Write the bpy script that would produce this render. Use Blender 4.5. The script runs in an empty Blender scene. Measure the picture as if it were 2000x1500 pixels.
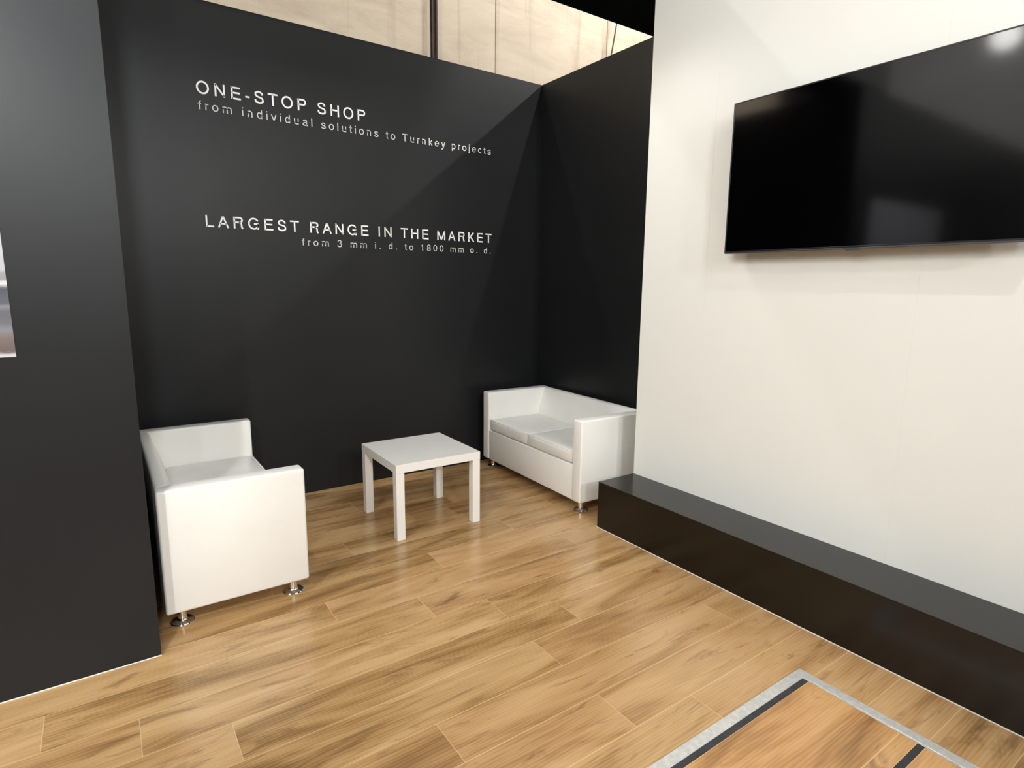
import bpy, bmesh, math, random
from mathutils import Vector, Matrix
PI = math.pi
S = bpy.context.scene
C = S.collection
random.seed(7)

# ------------------------------------------------------------------ camera
RT = Vector((0.821585, -0.569993, 0.01029))
UP = Vector((0.087064, 0.14329, 0.985844))
FW = Vector((0.563399, 0.809058, -0.167351))
cam_d = bpy.data.cameras.new('camera')
cam = bpy.data.objects.new('camera', cam_d)
C.objects.link(cam)
cam_d.sensor_width = 36.0
cam_d.lens = 1150.6 * 36.0 / 2000.0
cam_d.clip_start = 0.05
m = Matrix((RT, UP, -FW)).transposed().to_4x4()
m.translation = Vector((-3.08872, -4.05286, 1.46014))
cam.matrix_world = m
S.camera = cam

# ------------------------------------------------------------------ colour management
S.view_settings.view_transform = 'Standard'
S.view_settings.look = 'None'
S.view_settings.gamma = 1.0
S.view_settings.exposure = 0.0
S.view_settings.use_curve_mapping = False

# ------------------------------------------------------------------ hall ambient light
W = bpy.data.worlds.new('hall_air')
S.world = W
W.use_nodes = True
bg = W.node_tree.nodes['Background']
bg.inputs['Color'].default_value = (1.0, 0.97, 0.92, 1)
bg.inputs['Strength'].default_value = 0.12


def spot(name, loc, target, watts, angle, blend=0.5, radius=0.05, col=(1, 0.985, 0.95)):
    d = bpy.data.lights.new(name, 'SPOT')
    d.energy = watts
    d.spot_size = math.radians(angle)
    d.spot_blend = blend
    d.shadow_soft_size = radius
    d.color = col
    o = bpy.data.objects.new(name, d)
    C.objects.link(o)
    o.location = loc
    o.rotation_euler = (Vector(target) - Vector(loc)).to_track_quat('-Z', 'Y').to_euler()
    return o


def area(name, loc, target, watts, sx, sy, col=(1, 0.985, 0.95)):
    d = bpy.data.lights.new(name, 'AREA')
    d.shape = 'RECTANGLE'
    d.size = sx
    d.size_y = sy
    d.energy = watts
    d.color = col
    o = bpy.data.objects.new(name, d)
    C.objects.link(o)
    o.location = loc
    o.rotation_euler = (Vector(target) - Vector(loc)).to_track_quat('-Z', 'Y').to_euler()
    return o


# booth spots on the truss in front, hall lamps high up, hall floodlights beyond the open top, plus added fill lamps
LIGHTS = dict(
    s1=spot('booth_or_fill_spot', (-1.4, -4.3, 3.5), (-0.45, -2.9, 1.0), 70, 125, 0.6, 0.025),
    s2=spot('booth_or_fill_spot', (-1.4, -1.02, 3.02), (-0.4, -2.6, 0.9), 25, 84, 0.7, 0.025),
    s3=spot('booth_or_fill_spot', (-4.0, -3.2, 3.4), (-0.4, -3.0, 1.3), 25, 90, 0.7, 0.05),  # added soft fill that evens out the white wall
    f1=spot('booth_or_fill_spot', (-4.6, -7.6, 3.1), (-1.8, -0.9, 1.2), 130, 46, 0.4, 0.06),
    f2=spot('booth_or_fill_spot', (-1.9, -8.0, 3.1), (-1.6, -0.9, 1.3), 350, 48, 0.4, 0.06),
    la=spot('booth_or_fill_spot', (-3.4, -2.3, 3.25), (-3.3, -1.6, 1.0), 95, 168, 0.8, 0.09),
    lb=spot('booth_or_fill_spot', (-4.3, -4.5, 3.2), (-4.2, -1.54, 1.35), 330, 50, 0.5, 0.05),  # added spot to lift the middle of the dark left wall
    h3=spot('hall_flood', (-2.6, 1.83, 7.2), (-0.41, -2.1, 1.5), 340, 40, 0.5, 0.06),
    h1=spot('hall_flood', (4.7, -3.0, 7.0), (-1.7, 0, 2.5), 2300, 30, 0.8, 0.08),
    h2=spot('hall_flood', (1.45, -1.5, 7.4), (-0.35, 0, 2.7), 2000, 16, 0.7, 0.08),
    hl=area('hall_or_fill_lamp', (-3.72, -9.0, 4.0), (-3.4, -1.5, 1.6), 170, 0.4, 2.6, (0.90, 0.95, 1.0)),
    ov=area('hall_or_fill_lamp', (-0.8, -5.6, 6.0), (-0.8, -3.4, 0.0), 30, 3.0, 3.0),
    hp=area('hall_or_fill_lamp', (-9.0, -5.0, 5.0), (-0.4, -3.4, 1.4), 290, 5.0, 3.0),  # large soft fill, added to keep the white wall evenly bright
    hr=area('hall_or_fill_lamp', (4.2, 0.8, 7.2), (3.0, 3.0, 4.8), 180, 1.2, 1.2),
    hc=area('hall_or_fill_lamp', (0.0, 0.6, 8.5), (-0.5, 3.0, 4.0), 110, 3.0, 0.6),
    hs=area('hall_or_fill_lamp', (-6.0, 1.0, 7.5), (-13.0, 1.0, 5.0), 1500, 2.0, 2.0),  # added to brighten the side wall that the screen reflects
)

# ------------------------------------------------------------------ measured layout
BACK_Y, RIGHT_X = 0.0, 0.0
FRONT_Y = -1.5465
LEFT_X = -3.008
WHITE_X, WHITE_Y = -0.40686, -1.55685
WALL_H = 3.0445


# ------------------------------------------------------------------ helpers
def obj(name, bm_or_me, mat=None, parent=None, smooth=False):
    if isinstance(bm_or_me, bmesh.types.BMesh):
        me = bpy.data.meshes.new(name)
        bmesh.ops.recalc_face_normals(bm_or_me, faces=bm_or_me.faces)
        bm_or_me.to_mesh(me)
        bm_or_me.free()
    else:
        me = bm_or_me
    o = bpy.data.objects.new(name, me)
    C.objects.link(o)
    if mat:
        for mm in (mat if isinstance(mat, (list, tuple)) else [mat]):
            me.materials.append(mm)
    if smooth:
        for f in me.polygons:
            f.use_smooth = True
        me.set_sharp_from_angle(angle=math.radians(40))
    if parent:
        o.parent = parent
    return o


def thing(name, label, cat, loc=(0, 0, 0), rz=0.0, group=None):
    o = bpy.data.objects.new(name, None)
    o.empty_display_size = 0.1
    C.objects.link(o)
    o.location = loc
    o.rotation_euler = (0, 0, rz)
    tag(o, label, cat, group)
    return o


def tag(o, label, cat, group=None):
    o['label'] = label
    o['category'] = cat
    if group:
        o['group'] = group
    return o


def struct(o):
    o['kind'] = 'structure'
    return o


def box(bm, a, b, bevel=0.0, segs=3):
    x0, y0, z0 = a
    x1, y1, z1 = b
    vs = [bm.verts.new(p) for p in ((x0, y0, z0), (x1, y0, z0), (x1, y1, z0), (x0, y1, z0),
                                    (x0, y0, z1), (x1, y0, z1), (x1, y1, z1), (x0, y1, z1))]
    fs = [bm.faces.new([vs[i] for i in q]) for q in
          ((0, 3, 2, 1), (4, 5, 6, 7), (0, 1, 5, 4), (1, 2, 6, 5), (2, 3, 7, 6), (3, 0, 4, 7))]
    if bevel > 0:
        es = list({e for f in fs for e in f.edges})
        bmesh.ops.bevel(bm, geom=es, offset=bevel, segments=segs, profile=0.5, affect='EDGES')
    return bm


def boxbm(a, b, bevel=0.0, segs=3):
    return box(bmesh.new(), a, b, bevel, segs)


def lathe(bm, prof, n=32, c=(0, 0)):
    rings = []
    for r, z in prof:
        rings.append([bm.verts.new((c[0] + r * math.cos(2 * PI * k / n), c[1] + r * math.sin(2 * PI * k / n), z))
                      for k in range(n)])
    for a, b in zip(rings, rings[1:]):
        for k in range(n):
            bm.faces.new((a[k], a[(k + 1) % n], b[(k + 1) % n], b[k]))
    bm.faces.new(rings[0][::-1])
    bm.faces.new(rings[-1])
    return bm


def prism(bm, pts, axis, lo, hi):
    """pts: 2-D outline; extruded along axis ('y': pts are (x,z))"""
    def P(p, t):
        return (p[0], t, p[1]) if axis == 'y' else ((t, p[0], p[1]) if axis == 'x' else (p[0], p[1], t))
    a = [bm.verts.new(P(p, lo)) for p in pts]
    b = [bm.verts.new(P(p, hi)) for p in pts]
    bm.faces.new(a[::-1])
    bm.faces.new(b)
    n = len(pts)
    for k in range(n):
        bm.faces.new((a[k], a[(k + 1) % n], b[(k + 1) % n], b[k]))
    return bm


# ------------------------------------------------------------------ materials
def srgb(r, g, b):
    f = lambda v: (v / 255 / 12.92) if v / 255 <= 0.04045 else ((v / 255 + 0.055) / 1.055) ** 2.4
    return (f(r), f(g), f(b), 1)


class NT:
    def __init__(self, name):
        self.m = bpy.data.materials.new(name)
        self.m.use_nodes = True
        self.t = self.m.node_tree
        self.b = self.t.nodes['Principled BSDF']

    def n(self, typ, **kw):
        nd = self.t.nodes.new(typ)
        for k, v in kw.items():
            if k.startswith('_'):
                nd.inputs[k[1:]].default_value = v
            else:
                setattr(nd, k, v)
        return nd

    def l(self, a, b):
        self.t.links.new(a, b)

    def ramp(self, src, stops):
        r = self.n('ShaderNodeValToRGB')
        el = r.color_ramp.elements
        while len(el) > 1:
            el.remove(el[-1])
        el[0].position, el[0].color = stops[0]
        for p, c in stops[1:]:
            e = el.new(p)
            e.color = c
        self.l(src, r.inputs[0])
        return r.outputs[0]

    def math(self, op, a, b=None, clamp=False):
        nd = self.n('ShaderNodeMath', operation=op, use_clamp=clamp)
        for i, v in enumerate((a, b)):
            if v is None:
                continue
            if isinstance(v, (int, float)):
                nd.inputs[i].default_value = v
            else:
                self.l(v, nd.inputs[i])
        return nd.outputs[0]

    def mix(self, fac, a, b, mode='MIX'):
        nd = self.n('ShaderNodeMix', data_type='RGBA', blend_type=mode)
        if isinstance(fac, (int, float)):
            nd.inputs[0].default_value = fac
        else:
            self.l(fac, nd.inputs[0])
        for i, v in ((6, a), (7, b)):
            if isinstance(v, tuple):
                nd.inputs[i].default_value = v
            else:
                self.l(v, nd.inputs[i])
        return nd.outputs[2]


def simple(name, col, rough=0.5, metal=0.0, noise=0.0, scale=30.0, bump=0.0, bscale=200.0, spec=0.5, coat=0.0):
    t = NT(name)
    t.b.inputs['Roughness'].default_value = rough
    t.b.inputs['Metallic'].default_value = metal
    t.b.inputs['Specular IOR Level'].default_value = spec
    t.b.inputs['Coat Weight'].default_value = coat
    tc = t.n('ShaderNodeTexCoord')
    nz = t.n('ShaderNodeTexNoise', _Scale=scale, _Detail=4.0)
    t.l(tc.outputs['Object'], nz.inputs['Vector'])
    k = noise
    lo = tuple(c * (1 - k) for c in col[:3]) + (1,)
    hi = tuple(min(1, c * (1 + k)) for c in col[:3]) + (1,)
    t.l(t.ramp(nz.outputs['Fac'], [(0.3, lo), (0.7, hi)]), t.b.inputs['Base Color'])
    if bump > 0:
        n2 = t.n('ShaderNodeTexNoise', _Scale=bscale, _Detail=3.0)
        t.l(tc.outputs['Object'], n2.inputs['Vector'])
        bp = t.n('ShaderNodeBump', _Strength=bump, _Distance=0.002)
        t.l(n2.outputs['Fac'], bp.inputs['Height'])
        t.l(bp.outputs[0], t.b.inputs['Normal'])
    return t.m


BLACK = simple('black_vinyl_wall', (0.0125, 0.0132, 0.0142, 1), 0.38, noise=0.06, scale=3, bump=0.04, bscale=400, spec=0.26)
BLACK2 = simple('black_laminate_board', (0.0022, 0.0021, 0.0020, 1), 0.24, noise=0.08, scale=4, bump=0.03, bscale=300, spec=0.50)
WHITE = simple('white_wall_paint', (0.79, 0.795, 0.75, 1), 0.42, noise=0.012, scale=1.4, bump=0.02, bscale=250, spec=0.35)
LEATHER = simple('white_leatherette', (0.87, 0.855, 0.81, 1), 0.38, noise=0.02, scale=6, bump=0.10, bscale=260)
CUSHION = simple('white_leatherette_seat', (0.85, 0.835, 0.79, 1), 0.34, noise=0.03, scale=7, bump=0.22, bscale=26)
LACQ = simple('white_lacquer', (0.88, 0.865, 0.82, 1), 0.35, noise=0.01, scale=8)
CHROME = simple('chrome', (0.86, 0.85, 0.84, 1), 0.07, metal=1.0)
ALU = simple('brushed_aluminium', (0.68, 0.68, 0.66, 1), 0.42, metal=0.55, noise=0.12, scale=60, bump=0.05, bscale=120)
RUBBER = simple('black_rubber_strip', (0.030, 0.030, 0.033, 1), 0.7, noise=0.35, scale=25)
TVBODY = simple('tv_black_plastic', (0.008, 0.008, 0.009, 1), 0.30)
TVTRIM = simple('tv_grey_trim', (0.10, 0.10, 0.105, 1), 0.30, metal=0.6)
SCREEN = simple('tv_screen_glass', (0.0004, 0.0004, 0.0006, 1), 0.085, spec=0.42)
LETW = simple('white_vinyl_letters', (0.93, 0.93, 0.91, 1), 0.5)
LETG = simple('grey_vinyl_letters', (0.66, 0.66, 0.65, 1), 0.5)
STEEL = simple('brown_painted_steel', (0.060, 0.034, 0.020, 1), 0.5, noise=0.3, scale=9)
CREAM = simple('cream_strip', (0.80, 0.74, 0.62, 1), 0.5)
CONC = simple('hall_concrete', (0.22, 0.21, 0.20, 1), 0.8, noise=0.1, scale=2)
EDGE = simple('pale_edge_strip', (0.80, 0.78, 0.74, 1), 0.4)


def wood(name, warm=1.0):
    """laminate oak; UVMap = metres inside the plank, 'plank' = two random numbers + plank length/width"""
    t = NT(name)
    uv = t.n('ShaderNodeUVMap', uv_map='UVMap')
    rn = t.n('ShaderNodeUVMap', uv_map='plank')
    ln = t.n('ShaderNodeUVMap', uv_map='size')
    su = t.n('ShaderNodeSeparateXYZ'); t.l(uv.outputs[0], su.inputs[0])
    sr = t.n('ShaderNodeSeparateXYZ'); t.l(rn.outputs[0], sr.inputs[0])
    ss = t.n('ShaderNodeSeparateXYZ'); t.l(ln.outputs[0], ss.inputs[0])
    u, v, r1, r2 = su.outputs[0], su.outputs[1], sr.outputs[0], sr.outputs[1]

    def coord(ku, kv, kz):
        c = t.n('ShaderNodeCombineXYZ')
        t.l(t.math('ADD', t.math('MULTIPLY', u, ku), t.math('MULTIPLY', r2, 37.0)), c.inputs[0])
        t.l(t.math('MULTIPLY', v, kv), c.inputs[1])
        t.l(t.math('MULTIPLY', r1, kz), c.inputs[2])
        return c.outputs[0]

    def noise(vec, scale, detail, dist, rough=0.55):
        nd = t.n('ShaderNodeTexNoise', _Scale=scale, _Detail=detail, _Distortion=dist, _Roughness=rough)
        t.l(vec, nd.inputs['Vector'])
        return nd.outputs['Fac']
    broad = noise(coord(1.0, 5.2, 61.0), 1.0, 3.5, 1.0)
    mid = noise(coord(2.2, 20.0, 43.0), 1.0, 4.0, 0.8)
    fine = noise(coord(4.0, 95.0, 23.0), 1.0, 4.0, 0.3)
    knot = noise(coord(2.5, 13.0, 91.0), 1.0, 4.0, 1.6, 0.62)
    cath = t.n('ShaderNodeTexWave', wave_type='BANDS', bands_direction='Y', _Scale=3.2, _Distortion=7.0, _Detail=2.5)
    cath.inputs['Detail Scale'].default_value = 0.9
    t.l(coord(0.9, 8.0, 77.0), cath.inputs['Vector'])
    tone = t.math('ADD', t.math('MULTIPLY', broad, 0.66), t.math('MULTIPLY', mid, 0.23))
    tone = t.math('ADD', tone, t.math('MULTIPLY', fine, 0.08))
    tone = t.math('ADD', tone, t.math('MULTIPLY', cath.outputs['Fac'], 0.045))
    tone = t.math('ADD', tone, t.math('MULTIPLY', r1, 0.05))
    base = t.ramp(tone, [(0.38, srgb(118, 89, 52)), (0.45, srgb(150, 116, 72)), (0.525, srgb(178, 142, 95)),
                         (0.66, srgb(200, 167, 120))])
    hue = t.mix(t.math('MULTIPLY', r2, 0.30), base, srgb(184, 138, 98))
    kn = t.ramp(knot, [(0.565, (0, 0, 0, 1)), (0.72, (1, 1, 1, 1))])
    col = t.mix(t.math('MULTIPLY', kn, 0.62), hue, srgb(108, 78, 46))
    # light caught on the joint bevels, painted as pale lines, thinner at the ends
    vw = t.math('SUBTRACT', ss.outputs[1], v)
    e1 = t.math('LESS_THAN', t.math('MINIMUM', v, vw), 0.0016)
    uw = t.math('SUBTRACT', ss.outputs[0], u)
    e2 = t.math('LESS_THAN', t.math('MINIMUM', u, uw), 0.0011)
    col = t.mix(t.math('MULTIPLY', t.math('MAXIMUM', e1, e2), 0.62), col, srgb(222, 188, 142))
    if warm != 1.0:
        col = t.mix(1.0, col, (1.10, 1.0, 0.90, 1), 'MULTIPLY')
    t.l(col, t.b.inputs['Base Color'])
    t.l(t.math('ADD', 0.14, t.math('MULTIPLY', mid, 0.16)), t.b.inputs['Roughness'])
    t.b.inputs['Specular IOR Level'].default_value = 0.5
    bp = t.n('ShaderNodeBump', _Strength=0.10, _Distance=0.001)
    t.l(fine, bp.inputs['Height'])
    t.l(bp.outputs[0], t.b.inputs['Normal'])
    return t.m


WOOD = wood('oak_laminate')
WOOD2 = wood('oak_laminate_hatch', 1.1)


def hall_cladding():
    t = NT('hall_cladding')
    tc = t.n('ShaderNodeTexCoord')
    mp = t.n('ShaderNodeMapping'); mp.inputs['Scale'].default_value = (0.45, 1, 1.5)
    t.l(tc.outputs['Object'], mp.inputs['Vector'])
    n1 = t.n('ShaderNodeTexNoise', _Scale=1.6, _Detail=7.0, _Distortion=1.3, _Roughness=0.62)
    t.l(mp.outputs[0], n1.inputs['Vector'])
    base = t.ramp(n1.outputs['Fac'], [(0.25, srgb(204, 184, 160)), (0.5, srgb(226, 208, 184)), (0.75, srgb(240, 224, 200))])
    m2 = t.n('ShaderNodeMapping'); m2.inputs['Scale'].default_value = (5.0, 1, 0.25)
    t.l(tc.outputs['Object'], m2.inputs['Vector'])
    n2 = t.n('ShaderNodeTexNoise', _Scale=1.0, _Detail=4.0, _Distortion=0.4)
    t.l(m2.outputs[0], n2.inputs['Vector'])
    st = t.ramp(n2.outputs['Fac'], [(0.56, (0, 0, 0, 1)), (0.74, (1, 1, 1, 1))])
    col = t.mix(t.math('MULTIPLY', st, 0.42), base, srgb(150, 128, 104))
    m3 = t.n('ShaderNodeMapping'); m3.inputs['Scale'].default_value = (1.0, 1, 5.0); m3.inputs['Rotation'].default_value = (0, 0.18, 0)
    t.l(tc.outputs['Object'], m3.inputs['Vector'])
    n3 = t.n('ShaderNodeTexNoise', _Scale=2.5, _Detail=8.0, _Distortion=2.0, _Roughness=0.7)
    t.l(m3.outputs[0], n3.inputs['Vector'])
    vein = t.ramp(n3.outputs['Fac'], [(0.485, (0, 0, 0, 1)), (0.5, (1, 1, 1, 1)), (0.515, (0, 0, 0, 1))])
    col = t.mix(t.math('MULTIPLY', vein, 0.14), col, srgb(150, 120, 92))
    t.l(col, t.b.inputs['Base Color'])
    t.b.inputs['Roughness'].default_value = 0.7
    return t.m


def picture():
    t = NT('printed_picture')
    tc = t.n('ShaderNodeTexCoord')
    nz = t.n('ShaderNodeTexNoise', _Scale=5.0, _Detail=6.0, _Distortion=0.6)
    mp = t.n('ShaderNodeMapping'); mp.inputs['Scale'].default_value = (0.8, 1, 3.0)
    t.l(tc.outputs['Object'], mp.inputs['Vector'])
    t.l(mp.outputs[0], nz.inputs['Vector'])
    s = t.n('ShaderNodeSeparateXYZ'); t.l(tc.outputs['Object'], s.inputs[0])
    h = t.math('ADD', s.outputs[2], t.math('MULTIPLY', t.math('SUBTRACT', nz.outputs['Fac'], 0.5), 0.03))
    g = lambda v, b=0: srgb(v, v, v + b)
    col = t.ramp(h, [(0.0, g(235)), (0.012, g(225)), (0.018, srgb(120, 105, 100)), (0.06, srgb(138, 122, 118)),
                     (0.085, g(150, 4)), (0.11, g(120, 6)), (0.15, g(112, 6)), (0.165, g(150, 8)), (0.172, g(105, 8)),
                     (0.205, srgb(88, 92, 104)), (0.225, srgb(80, 82, 92)), (0.238, g(235)), (0.247, g(225)),
                     (0.252, g(160, 2)), (0.27, g(165, 2)), (0.278, g(200, 6)), (0.40, g(210, 8)), (0.9, g(222, 8))])
    n2 = t.n('ShaderNodeTexNoise', _Scale=26.0, _Detail=5.0)
    t.l(mp.outputs[0], n2.inputs['Vector'])
    wh = t.ramp(n2.outputs['Fac'], [(0.60, (0, 0, 0, 1)), (0.68, (1, 1, 1, 1))])
    low = t.math('LESS_THAN', h, 0.05)
    col = t.mix(t.math('MULTIPLY', t.math('MULTIPLY', wh, low), 0.8), col, g(225))
    t.l(t.mix(1.0, col, (0.60, 0.60, 0.62, 1), 'MULTIPLY'), t.b.inputs['Base Color'])
    t.b.inputs['Roughness'].default_value = 0.35
    return t.m


# ------------------------------------------------------------------ floor of planks
def planks(name, rows, x0, x1, z, mat, joints, length=1.383, parent=None, y_of=None):
    bm = bmesh.new()
    uvl = bm.loops.layers.uv.new('UVMap')
    rnl = bm.loops.layers.uv.new('plank')
    szl = bm.loops.layers.uv.new('size')
    rg = random.Random(11)
    for k, (ya, yb) in enumerate(rows):
        j = joints.get(k)
        if j is None:
            j = rg.uniform(-3, -1.6)
        xs = j - math.ceil((j - x0) / length) * length
        while xs < x1:
            a, b = max(xs, x0), min(xs + length, x1)
            if b - a > 0.002:
                r1, r2 = rg.random(), rg.random()
                vs = [bm.verts.new((px, py, z)) for px, py in ((a, ya), (b, ya), (b, yb), (a, yb))]
                f = bm.faces.new(vs)
                for lp, (px, py) in zip(f.loops, ((a, ya), (b, ya), (b, yb), (a, yb))):
                    lp[uvl].uv = (px - xs, py - ya)
                    lp[rnl].uv = (r1, r2)
                    lp[szl].uv = (length, yb - ya)
            xs += length
    return obj(name, bm, mat, parent)


PW = 0.1935
rows = [(-1.503 - PW * (k + 1), -1.503 - PW * k) for k in range(-8, 34)]
jk = {-8 + 0: None}
known = {-1: -1.730, 0: -2.354, 1: -1.980, 2: -1.718, 3: -1.463, 4: -1.733, 5: -2.283, 6: -1.732, -3: -2.075, -2: -1.15, 7: -1.454}
fl = planks('floor', rows, -9.0, 2.5, 0.0, WOOD, {k + 8: v for k, v in known.items()})
struct(fl)

# ------------------------------------------------------------------ booth walls
struct(obj('wall_back', boxbm((-3.2, 0.0, 0.0), (0.12, 0.1, WALL_H)), BLACK))
struct(obj('wall_alcove', boxbm((0.0, -1.5, 0.0), (0.12, -0.0005, WALL_H)), BLACK))
struct(obj('wall_left', boxbm((-8.5, FRONT_Y + 0.0105, 0.004), (LEFT_X, -0.0005, WALL_H)), BLACK))
struct(obj('trim_1', boxbm((-8.5, FRONT_Y + 0.0095, 0.0), (LEFT_X + 0.0005, FRONT_Y + 0.03, 0.004)), EDGE))


def white_wall():
    bm = bmesh.new()
    # panels with hair-fine joints, one wall
    ys = [WHITE_Y, -2.011, -3.023, -4.035, -5.047, -6.06, -7.07, -8.5]
    pts = []
    for i in range(len(ys) - 1):
        a, b = ys[i] - (0.0004 if i else 0), ys[i + 1] + 0.0004
        pts += [(WHITE_X, a), (WHITE_X, b), (WHITE_X + 0.0006, b), (WHITE_X + 0.0006, ys[i + 1] - 0.0004)]
    pts = pts[:-2]
    pts += [(0.12, ys[-1]), (0.12, WHITE_Y)]
    prism(bm, pts, 'z', 0.0, WALL_H + 0.4)
    return obj('wall_right', bm, WHITE)


struct(white_wall())

beam = obj('overhead_beam', boxbm((-3.4, -1.545, WALL_H), (0.12, -1.171, WALL_H + 0.35), 0.002, 1), BLACK2)
tag(beam, 'black overhead beam bridging the open top of the dark alcove', 'beam')

# plinth along the white wall
pl = thing('plinth', 'long low black box plinth running along the foot of the white wall', 'plinth', (-0.55, -5.0, 0))
PX0, PX1 = -0.70612 + 0.55, WHITE_X - 0.0005 + 0.55
obj('front_board', boxbm((PX0, -3.4, 0.003), (PX0 + 0.018, WHITE_Y + 5.0, 0.271), 0.0008, 1), BLACK2, pl)
obj('end_board', boxbm((PX0 + 0.018, WHITE_Y + 5.0 - 0.018, 0.003), (PX1, WHITE_Y + 5.0, 0.271), 0.0008, 1), BLACK2, pl)
obj('top_board', boxbm((PX0, -3.4, 0.271), (PX1, WHITE_Y + 5.0, 0.289), 0.0008, 1), BLACK2, pl)
e = obj('edge_strip', boxbm((PX0 - 0.002, -3.4, 0.0), (PX0 + 0.016, WHITE_Y + 5.0, 0.003)), EDGE, pl)
e['label'] = 'pale edge strip along the floor'

# ------------------------------------------------------------------ hall beyond the booth
hw = bmesh.new()
HX = [-9.0, -5.4, -3.42, 0.545, 1.501, 3.49, 5.48, 7.5, 12.0]
for a, b in zip(HX, HX[1:]):
    box(hw, (a + 0.006, 3.0, 0), (b - 0.006, 3.05, 9.0), 0.004, 1)
box(hw, (-9, 3.03, 0), (12, 3.08, 9.0))
struct(obj('wall_hall', hw, hall_cladding()))
sw = bmesh.new()
box(sw, (-13.1, -6.0, 0), (-13.0, 3.0, 9.0))
struct(obj('wall_side_hall', sw, simple('hall_plaster', (0.62, 0.62, 0.62, 1), 0.8, noise=0.08, scale=1.2)))
gr = bmesh.new()
box(gr, (-9, 0.12, -0.06), (12, 3.1, -0.01))
struct(obj('floor_hall', gr, CONC))
post = thing('steel_post', 'brown steel post standing against the pale hall cladding', 'post', (0.575, 2.97, -0.01))
pb = bmesh.new()
box(pb, (-0.038, -0.035, 0), (-0.018, 0.028, 9.0), 0.002, 1)
box(pb, (0.018, -0.035, 0), (0.038, 0.028, 9.0), 0.002, 1)
box(pb, (-0.02, -0.012, 0), (0.02, 0.0, 9.0))
obj('column', pb, STEEL, post)
ps = obj('side_strip', boxbm((-0.080, -0.012, 0), (-0.052, 0.028, 9.0), 0.002, 1), CREAM, post)
ps['label'] = 'cream strip beside the post'
rd = bmesh.new()
lathe(rd, [(0.011, 0), (0.011, 9.4)], 12)
rod = obj('hanging_rod', rd, STEEL)
rod.location = (2.5, 2.86, -0.01)
rod.rotation_euler = (0, math.atan(0.1975), 0)
tag(rod, 'thin dark slanting rod in front of the pale hall cladding', 'rod')

# ------------------------------------------------------------------ picture on the left front wall
pc = boxbm((0, -0.003, 0), (1.4, 0.0, 1.0))
pic = obj('wall_picture', pc, picture())
pic.location = (-3.329 - 1.4, FRONT_Y + 0.0105, 1.207)
tag(pic, 'grey seascape-like photo print on the dark wall at the left edge', 'picture')

# ------------------------------------------------------------------ lettering (mono-line sans capitals and small letters)
def arc(cx, cy, rx, ry, a0, a1, n=22):
    return [(cx + rx * math.cos(math.radians(a0 + (a1 - a0) * k / n)), cy + ry * math.sin(math.radians(a0 + (a1 - a0) * k / n)))
            for k in range(n + 1)]


def spline(pts, n=7):
    P = [pts[0]] + list(pts) + [pts[-1]]
    out = []
    for i in range(1, len(P) - 2):
        p0, p1, p2, p3 = P[i - 1:i + 3]
        for k in range(n):
            t = k / n
            out.append(tuple(0.5 * (2 * p1[d] + (p2[d] - p0[d]) * t + (2 * p0[d] - 5 * p1[d] + 4 * p2[d] - p3[d]) * t * t
                                    + (3 * p1[d] - p0[d] - 3 * p2[d] + p3[d]) * t ** 3) for d in (0, 1)))
    out.append(tuple(pts[-1]))
    return out


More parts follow.
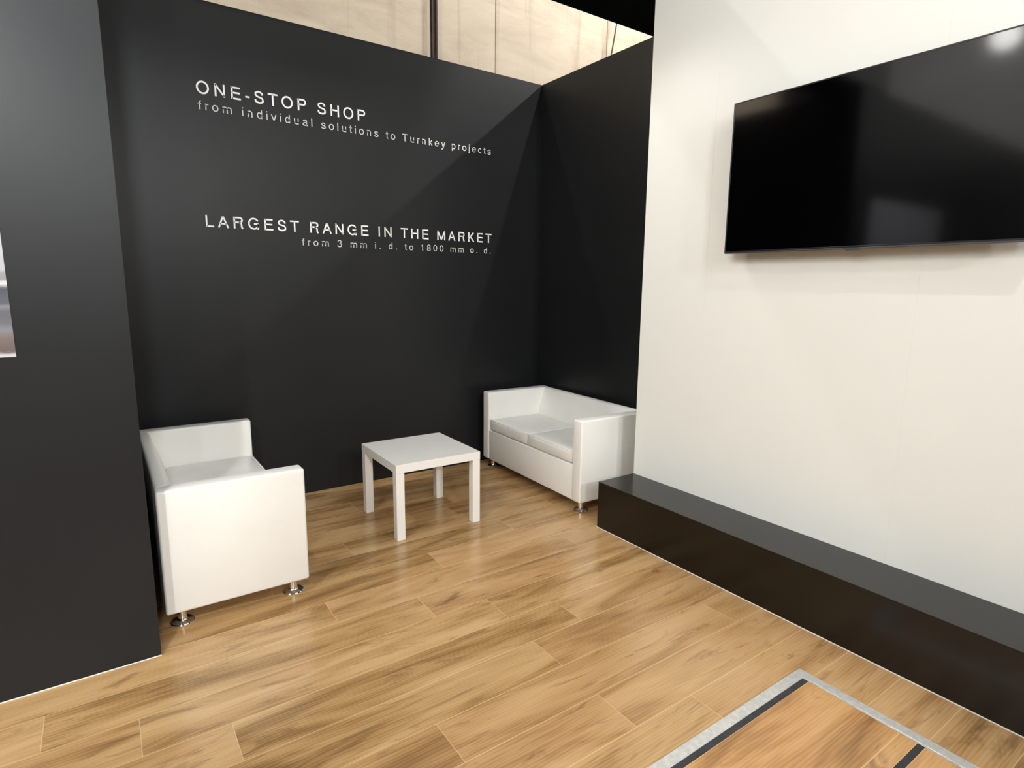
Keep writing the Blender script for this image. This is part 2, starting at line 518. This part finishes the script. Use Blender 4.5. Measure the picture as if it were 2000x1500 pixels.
def glyph(ch, w):
    h = w / 2
    X = 0.725
    T = 1 - h
    xa, xb = X / 2, (X + 0.02 - w) / 2          # small-letter bowl: centre, radius
    L = {}
    if ch == 'O': return 1.08, [arc(.54, .5, .475 - h, .512 - h, 0, 360, 44)]
    if ch == 'N': return 1.0, [[(.11 + h, 0), (.11 + h, 1)], [(.11 + h, 1 - h * .9), (.89 - h, h * .9)], [(.89 - h, 0), (.89 - h, 1)]]
    if ch == 'E': return .926, [[(.12 + h, 0), (.12 + h, 1)], [(.12 + h, T), (.84, T)], [(.12 + h, .52), (.80, .52)], [(.12 + h, h), (.86, h)]]
    if ch == 'S': return .926, [spline([(.80 - h, .69), (.74 - h * .6, .87 - h * .5), (.47, 1.01 - h), (.20 + h * .5, .90 - h * .6), (.12 + h, .735),
                                        (.25 + h * .3, .585), (.47, .515), (.71 - h * .2, .44), (.83 - h, .27), (.74 - h * .4, .10 + h * .4),
                                        (.46, -.01 + h), (.18 + h * .4, .11 + h * .4), (.09 + h, .32)])]
    if ch == 'T': return .85, [[(.025, T), (.825, T)], [(.425, 0), (.425, T)]]
    if ch == 'P': return .926, [[(.12 + h, 0), (.12 + h, 1)], [(.12 + h, T)] + arc(.60, .725, .26 - h, .275 - h, 90, -90, 16) + [(.12 + h, .45 + h)]]
    if ch == 'H': return 1.0, [[(.11 + h, 0), (.11 + h, 1)], [(.89 - h, 0), (.89 - h, 1)], [(.11 + h, .525), (.89 - h, .525)]]
    if ch == 'L': return .77, [[(.11 + h, 0), (.11 + h, 1)], [(.11 + h, h), (.74, h)]]
    if ch == 'A': return .926, [[(.02 + h, 0), (.463, 1 - h * .2)], [(.906 - h, 0), (.463, 1 - h * .2)], [(.20, .34), (.73, .34)]]
    if ch == 'R': return 1.0, [[(.12 + h, 0), (.12 + h, 1)], [(.12 + h, T)] + arc(.63, .735, .26 - h, .265 - h, 90, -90, 16) + [(.12 + h, .47 + h)],
                               spline([(.55, .47 + h), (.72, .43 + h * .6), (.83 - h, .30), (.845 - h, .12), (.93 - h, 0)])]
    if ch == 'G': return 1.08, [arc(.54, .5, .475 - h, .512 - h, 32, 335, 36) + [(.95 - h, .49)], [(.56, .49), (.95, .49)], [(.96 - h, .49), (.96 - h, 0)]]
    if ch == 'I': return .386, [[(.193, 0), (.193, 1)]]
    if ch == 'M': return 1.157, [[(.10 + h, 0), (.10 + h, 1)], [(.10 + h, 1 - h * .6), (.578, h * .6)], [(.578, h * .6), (1.057 - h, 1 - h * .6)], [(1.057 - h, 0), (1.057 - h, 1)]]
    if ch == 'K': return .926, [[(.12 + h, 0), (.12 + h, 1)], [(.85 - h, 1), (.12 + h, .30)], [(.40, .56), (.90 - h, 0)]]
    if ch == '-': return .4625, [[(.06, .37), (.40, .37)]]
    if ch == ' ': return .386, []
    if ch == '.': return .386, [[(.13, .07), (.13 + w * 1.25, .07)]]
    if ch == 'f': return .386, [[(.15 + h, 0), (.15 + h, .80)] + arc(.33 + h, .80, .18, .205 - h, 180, 95, 8)[1:] , [(.02, X - h), (.37, X - h)]]
    if ch == 'r': return .4625, [[(.10 + h, 0), (.10 + h, X)], spline([(.10 + h, .42), (.17 + h, .61), (.31, X - h - .01), (.45, X - h)])]
    if ch == 'o': return .772, [arc(.386, xa, .33 - h * .8, xb, 0, 360, 32)]
    if ch in 'nm':
        d = .42 if ch == 'n' else .44
        st = [[(.10 + h, 0), (.10 + h, X)]]
        for k in range(1 if ch == 'n' else 2):
            a = .10 + h + k * d
            st.append([(a, .40)] + arc(a + d / 2, X + .01 - h - .20, d / 2, .20, 172, 0, 14) + [(a + d, 0)])
        return (.772 if ch == 'n' else 1.157), st
    if ch == 'u': return .772, [[(.66 - h, 0), (.66 - h, X)], [(.10 + h, X), (.10 + h, .2)] + arc(.38, h - .01 + .20, .28 - h, .20, 180, 352, 14) + [(.66 - h, .33)]]
    if ch == 'i': return .308, [[(.154, 0), (.154, X)], [(.154, .875), (.154, 1)]]
    if ch == 'j': return .308, [[(.154, X), (.154, -.14)] + arc(.03, -.14, .124, .14 - h, 0, -95, 8), [(.154, .875), (.154, 1)]]
    if ch == 'l': return .308, [[(.154, 0), (.154, 1)]]
    if ch == 'd': return .772, [[(.67 - h, 0), (.67 - h, 1)], arc(.385 - h * .4, xa, .29 - h, xb, 0, 360, 32)]
    if ch == 'p': return .772, [[(.10 + h, -.28), (.10 + h, X)], arc(.385 + h * .4, xa, .29 - h, xb, 0, 360, 32)]
    if ch == 'v': return .694, [[(.02 + h, X), (.347, h * .3)], [(.674 - h, X), (.347, h * .3)]]
    if ch == 'y': return .694, [[(.02 + h, X), (.355, h * .3)], [(.674 - h, X), (.345, 0)] + spline([(.345, 0), (.29, -.15), (.20, -.245 + h * .3), (.07, -.28 + h)])[1:]]
    if ch == 'a': return .772, [spline([(.11 + h, .52), (.17 + h, .64), (.36, X + .01 - h), (.56 - h * .3, .64), (.63 - h, .52), (.63 - h, .12), (.66, h * .8), (.73, h)]),
                                spline([(.63 - h, .44), (.46, .40), (.22 + h * .3, .34), (.07 + h, .19), (.16 + h * .3, .04 + h * .5), (.30, -.01 + h), (.52, .07 + h * .4), (.63 - h, .23)])]
    if ch == 's': return .694, [spline([(.60 - h, .52), (.53 - h * .5, .63), (.34, X + .01 - h), (.14 + h * .5, .63), (.08 + h, .53), (.17 + h * .3, .42), (.35, .365),
                                        (.53, .31), (.63 - h, .20), (.55 - h * .3, .07 + h * .3), (.34, -.01 + h), (.13 + h * .3, .09), (.06 + h, .21)])]
    if ch == 't': return .386, [[(.14 + h, .92), (.14 + h, .14)] + arc(.14 + h + .12, .14, .12, .14 - h, 180, 268, 8)[1:] + [(.37, h)], [(.02, X - h), (.36, X - h)]]
    if ch == 'k': return .694, [[(.09 + h, 0), (.09 + h, 1)], [(.62 - h, X), (.09 + h, .22)], [(.29, .42), (.67 - h, 0)]]
    if ch == 'e': return .772, [[(.06 + h, .37), (.71 - h, .37)] , [(.71 - h, .37 - h * .6)] + arc(.386, xa, .33 - h * .8, xb, 3, 322, 30)]
    if ch == 'c': return .694, [arc(.366, xa, .315 - h * .8, xb, 42, 318, 28)]
    if ch == '3': return .772, [spline([(.09 + h, .72), (.15 + h * .5, .88), (.37, 1.01 - h), (.58 - h * .3, .90), (.65 - h, .74), (.55, .585), (.34, .535)]),
                                spline([(.34, .535), (.57, .49), (.70 - h, .29), (.62 - h * .3, .10 + h * .3), (.38, -.01 + h), (.14 + h * .3, .10 + h * .3), (.06 + h, .29)])]
    if ch == '1': return .772, [[(.44, 0), (.44, 1)], [(.16, .735), (.30, .77), (.41, .92), (.44, 1 - h * .3)]]
    if ch == '8': return .772, [arc(.386, .745, .29 - h * .9, .268 - h, 0, 360, 28), arc(.386, .262, .335 - h * .9, .272 - h, 0, 360, 28)]
    if ch == '0': return .772, [arc(.386, .5, .335 - h * .8, .512 - h, 0, 360, 36)]
    raise KeyError(ch)


def ribbon(bm, pts, w, ox, oz, sc, y0, y1):
    P = [Vector((ox + p[0] * sc, oz + p[1] * sc)) for p in pts]
    Q = [P[0]]
    for p in P[1:]:
        if (p - Q[-1]).length > 1e-6:
            Q.append(p)
    P = Q
    closed = len(P) > 4 and (P[0] - P[-1]).length < 1e-5
    if closed:
        P = P[:-1]
    n = len(P)
    hw = w * sc / 2
    Lf, Rt = [], []
    for i in range(n):
        a = P[i - 1] if (i > 0 or closed) else None
        b = P[(i + 1) % n] if (i < n - 1 or closed) else None
        d1 = (P[i] - a).normalized() if a is not None else (b - P[i]).normalized()
        d2 = (b - P[i]).normalized() if b is not None else d1
        n1, n2 = Vector((-d1.y, d1.x)), Vector((-d2.y, d2.x))
        mt = n1 + n2
        mt = mt.normalized() if mt.length > 1e-4 else n1
        k = min(1.6, 1.0 / max(0.3, mt.dot(n1)))
        Lf.append(P[i] + mt * hw * k)
        Rt.append(P[i] - mt * hw * k)
    V = lambda p, y: bm.verts.new((p.x, y, p.y))
    lf, rf = [V(p, y0) for p in Lf], [V(p, y0) for p in Rt]
    lb, rb = [V(p, y1) for p in Lf], [V(p, y1) for p in Rt]
    for i in range(n if closed else n - 1):
        j = (i + 1) % n
        bm.faces.new((lf[i], lf[j], rf[j], rf[i]))
        bm.faces.new((lb[i], rb[i], rb[j], lb[j]))
        bm.faces.new((lf[i], lb[i], lb[j], lf[j]))
        bm.faces.new((rf[i], rf[j], rb[j], rb[i]))
    if not closed:
        for i in (0, n - 1):
            bm.faces.new((lf[i], rf[i], rb[i], lb[i]))


def text_line(label, body, xl, xr, zb, cap, w, mat):
    """one line of stuck-on letters: the line is the thing, every letter a part"""
    G = [glyph(c, w) for c in body]
    lsb = min(p[0] for s in G[0][1] for p in s) - w / 2
    last = max(p[0] for s in G[-1][1] for p in s) + w / 2
    tot = sum(g[0] for g in G[:-1]) + last - lsb
    tr = ((xr - xl) / cap - tot) / (len(body) - 1)
    line = thing('wall_lettering', label, 'lettering', (xl, 0, zb))
    x = -lsb
    for ch, (adv, strokes) in zip(body, G):
        if strokes:
            bm = bmesh.new()
            for s in strokes:
                ribbon(bm, s, 0.14 if ch == '.' else w, 0, 0, cap, -0.0022, -0.0006)
            o = obj('full_stop' if ch == '.' else 'hyphen' if ch == '-' else 'digit' if ch.isdigit() else 'letter', bm, mat, line)
            o.location = (x * cap, 0, 0)
        x += adv + tr
    return line


text_line('upper line of big white capitals on the black wall reading ONE-STOP SHOP', 'ONE-STOP SHOP',
          -2.5205, -1.5012, 2.5345, 0.0712, 0.136, LETW)
text_line('grey line of small letters reading from individual solutions to Turnkey projects',
          'from individual solutions to Turnkey projects', -2.5205, -0.4918, 2.4470, 0.0500, 0.115, LETG)
text_line('lower line of big white capitals reading LARGEST RANGE IN THE MARKET', 'LARGEST RANGE IN THE MARKET',
          -2.5215, -0.4775, 1.7805, 0.0697, 0.132, LETW)
text_line('grey line of small letters reading from 3 mm i. d. to 1800 mm o. d.', 'from 3 mm i. d. to 1800 mm o. d.',
          -1.9640, -0.4865, 1.6965, 0.0455, 0.115, LETG)

# ------------------------------------------------------------------ television
tv = thing('television', 'large black flat screen television mounted on the white wall', 'television', (WHITE_X, -2.7925, 1.98))
TX = -0.085          # screen plane, from the wall
yl, yr, zb, zt = 0.618, -0.618, 1.622 - 1.98, 2.327 - 1.98
obj('back_shell', boxbm((TX + 0.004, yr + 0.004, zb + 0.004), (TX + 0.034, yl - 0.004, zt - 0.004), 0.003, 2), TVBODY, tv)
fr = bmesh.new()
b = 0.006
box(fr, (TX - 0.001, yr, zb), (TX + 0.010, yr + b, zt), 0.001, 1)
box(fr, (TX - 0.001, yl - b, zb), (TX + 0.010, yl, zt), 0.001, 1)
box(fr, (TX - 0.001, yr + b, zt - b), (TX + 0.010, yl - b, zt), 0.001, 1)
box(fr, (TX - 0.001, yr + b, zb), (TX + 0.010, yl - b, zb + 0.010), 0.001, 1)
obj('bezel', fr, TVBODY, tv)
lo = obj('bottom_trim', boxbm((TX - 0.0035, yr + 0.004, zb - 0.003), (TX + 0.02, yl - 0.004, zb + 0.003), 0.001, 1), TVTRIM, tv)
lo['label'] = 'thin grey trim along the bottom edge'
obj('screen', boxbm((TX, yr + b, zb + 0.010), (TX + 0.004, yl - b, zt - b)), SCREEN, tv)
lg = bmesh.new()
prism(lg, [(-0.033, zb + 0.003), (-0.024, zb - 0.009), (0.024, zb - 0.009), (0.033, zb + 0.003)], 'x', TX - 0.0045, TX + 0.012)
obj('logo_tab', lg, TVTRIM, tv)
obj('wall_mount', boxbm((TX + 0.034, -0.22, -0.2), (-0.0005, 0.22, 0.2), 0.002, 1), TVBODY, tv)

# ------------------------------------------------------------------ side table
tb = thing('side_table', 'square white table with four straight legs between the two sofas', 'table', (-1.5263, -0.80926, 0), -0.01586)
hT = 0.275
obj('tabletop', boxbm((-hT, -hT, 0.400), (hT, hT, 0.450), 0.0018, 2), LACQ, tb)
lg0 = None
for sx in (-1, 1):
    for sy in (-1, 1):
        if lg0 is None:
            lg0 = obj('leg', boxbm((-0.025, -0.025, 0.0), (0.025, 0.025, 0.3995), 0.0018, 2), LACQ, tb)
            o = lg0
        else:
            o = lg0.copy()
            C.objects.link(o)
        o.location = (sx * (hT - 0.026), sy * (hT - 0.026), 0)

# ------------------------------------------------------------------ two-seat sofas (front at x=0, depth along +x, near end y=0)
SW, SD, Z0, Z1, AT = 1.2386, 0.5913, 0.0717, 0.6144, 0.086
SEAT_T, SEAT_B = 0.398, 0.312


def crown(bm, a, b, n=(14, 14), up=0.012, bevel=0.018, bulge=0.006):
    """soft cushion: a rounded box whose top and sides swell a little"""
    x0, y0, z0 = a
    x1, y1, z1 = b
    box(bm, a, b)
    bmesh.ops.subdivide_edges(bm, edges=bm.edges[:], cuts=11, use_grid_fill=True)
    cx, cy, cz = (x0 + x1) / 2, (y0 + y1) / 2, (z0 + z1) / 2
    hx, hy, hz = (x1 - x0) / 2, (y1 - y0) / 2, (z1 - z0) / 2
    r = min(bevel, hz * 0.95)
    for v in bm.verts:
        p = Vector((v.co.x - cx, v.co.y - cy, v.co.z - cz))
        q = Vector((max(-hx + r, min(hx - r, p.x)), max(-hy + r, min(hy - r, p.y)), max(-hz + r, min(hz - r, p.z))))
        d = p - q
        if d.length > 1e-9:
            d = d.normalized() * r
        p = q + d
        ux, uy, uz = min(1, abs(p.x / hx)), min(1, abs(p.y / hy)), p.z / hz
        if uz > -0.3:
            p.z += up * (1 - ux ** 4) * (1 - uy ** 4) * max(0, uz)
        p.x += math.copysign(bulge, p.x) * (1 - uy ** 4) * (1 - min(1, abs(uz)) ** 2) * (ux ** 3)
        v.co = Vector((cx + p.x, cy + p.y, cz + p.z))
    return bm


def tube(bm, pts, r, n=8):
    rings = []
    for i, p in enumerate(pts):
        p = Vector(p)
        t = (Vector(pts[min(i + 1, len(pts) - 1)]) - Vector(pts[max(i - 1, 0)])).normalized()
        u = t.orthogonal().normalized()
        if rings:
            u = (pu - t * pu.dot(t)).normalized()
        pu = u
        w = t.cross(u)
        rings.append([bm.verts.new(p + (u * math.cos(2 * PI * k / n) + w * math.sin(2 * PI * k / n)) * r) for k in range(n)])
    for a, b in zip(rings, rings[1:]):
        for k in range(n):
            bm.faces.new((a[k], a[(k + 1) % n], b[(k + 1) % n], b[k]))
    bm.faces.new(rings[0][::-1])
    bm.faces.new(rings[-1])


def make_sofa(loc, rz, label, group):
    s = thing('sofa', label, 'sofa', loc, rz, group)
    for y in (0.0, SW - AT):
        obj('armrest', boxbm((0, y, Z0), (SD, y + AT, Z1), 0.011, 4), LEATHER, s, True)
    # back: thin at the top, thicker at the seat, gently rounded at the top edge
    prof = [(SD - 0.001, Z0 + 0.004), (SD - 0.001, Z1 - 0.014), (SD - 0.006, Z1 - 0.005), (SD - 0.015, Z1 - 0.001), (SD - 0.036, Z1 - 0.001),
            (SD - 0.046, Z1 - 0.004), (SD - 0.053, Z1 - 0.012), (SD - 0.066, Z1 - 0.06), (SD - 0.085, Z1 - 0.12), (SD - 0.103, Z1 - 0.18),
            (SD - 0.112, SEAT_T - 0.03), (SD - 0.112, Z0 + 0.004)]
    bk = bmesh.new()
    prism(bk, prof, 'y', AT + 0.0005, SW - AT - 0.0005)
    obj('backrest', bk, LEATHER, s, True)
    fb = bmesh.new()
    box(fb, (0.004, AT + 0.0005, Z0 + 0.001), (SD - 0.113, SW - AT - 0.0005, SEAT_B - 0.002), 0.006, 3)
    obj('front_panel', fb, LEATHER, s, True)
    mid = SW / 2
    for (ya, yb) in ((AT + 0.003, mid - 0.0015), (mid + 0.0015, SW - AT - 0.003)):
        c = crown(bmesh.new(), (0.006, ya, SEAT_B), (SD - 0.114, yb, SEAT_T), up=0.012, bevel=0.017)
        cu = obj('seat_cushion', c, CUSHION, s, True)
        pp = bmesh.new()
        zt = SEAT_T - 0.003
        xx = 0.0085
        q = 0.012
        tube(pp, [(SD - 0.13, ya + 0.003, zt), (xx + q, ya + 0.003, zt), (xx + 0.004, ya + 0.006, zt), (xx, ya + q, zt),
                  (xx, yb - q, zt), (xx + 0.004, yb - 0.006, zt), (xx + q, yb - 0.003, zt), (SD - 0.13, yb - 0.003, zt)], 0.0022)
        obj('piping', pp, LEATHER, cu, True)
    inset = 0.062
    first = None
    for x in (inset, SD - inset):
        for y in (inset, SW - inset):
            if first is None:
                a = lathe(bmesh.new(), [(0.0185, 0.007), (0.0185, Z0 + 0.0005)], 28)
                first = obj('leg', a, CHROME, s, True)
                d = lathe(bmesh.new(), [(0.040, 0.0), (0.046, 0.001), (0.047, 0.004), (0.044, 0.008), (0.030, 0.0105), (0.0222, 0.013), (0.0192, 0.018)], 32)
                fd = obj('foot_disc', d, CHROME, first, True)
                lg_ = first
            else:
                lg_ = first.copy()
                C.objects.link(lg_)
                f2 = fd.copy()
                C.objects.link(f2)
                f2.parent = lg_
            lg_.location = (x, y, 0)
    return s


def copy_tree(o, parent=None):
    c = o.copy()
    C.objects.link(c)
    if parent:
        c.parent = parent
    for ch in list(o.children):
        copy_tree(ch, c)
    return c


GS = 'matching white two-seat sofas in the alcove'
right = make_sofa((-0.6712, -1.3525, 0), -0.0363, 'white two-seat sofa at the right, by the end of the black plinth', GS)
left = copy_tree(right)
left['label'] = 'white two-seat sofa at the left, partly hidden behind the dark front wall'
# facing the other way: turn it half round so that its near end is the other arm
a1 = PI + 0.0025
left.rotation_euler = (0, 0, a1)
left.location = (-2.3817 - math.sin(0.0025) * SW, -1.3744 + SW, 0)

# ------------------------------------------------------------------ floor hatch with metal frame
ht = thing('floor_hatch', 'wood-topped floor hatch with metal frame and black strips beside the plinth', 'hatch', (-1.6, -3.24, 0))
FX0, FX1, FY0, FY1 = -1.4, 0.618, -0.75, 0.243
fm = bmesh.new()
box(fm, (FX0, FY1 - 0.040, 0.0005), (FX1, FY1, 0.004), 0.0008, 1)
box(fm, (FX1 - 0.040, FY0, 0.0005), (FX1, FY1 - 0.040, 0.004), 0.0008, 1)
box(fm, (FX1 - 0.046, FY0, 0.0005), (FX1 - 0.0415, FY1 - 0.040, 0.0032), 0.0004, 1)
obj('frame', fm, ALU, ht)
obj('rubber_strip', boxbm((FX0, FY1 - 0.0620, 0.0005), (FX1 - 0.0475, FY1 - 0.0405, 0.0028)), RUBBER, ht)
obj('rubber_strip', boxbm((FX0, -0.204, 0.0005), (FX1 - 0.0475, -0.183, 0.0028)), RUBBER, ht)
for nm, (ya, yb), jn in (('panel', (-0.1825, FY1 - 0.0625), {0: 0.9, 1: 0.9}), ('panel', (FY0, -0.2045), {0: -0.9, 1: -0.2, 2: .1})):
    rws = []
    y = yb
    while y > ya:
        rws.append((max(ya, y - PW * 1.6), y))
        y -= PW * 1.6
    p_ = planks(nm, rws, FX0, FX1 - 0.0475, 0.0024, WOOD2, jn, 2.6, ht)
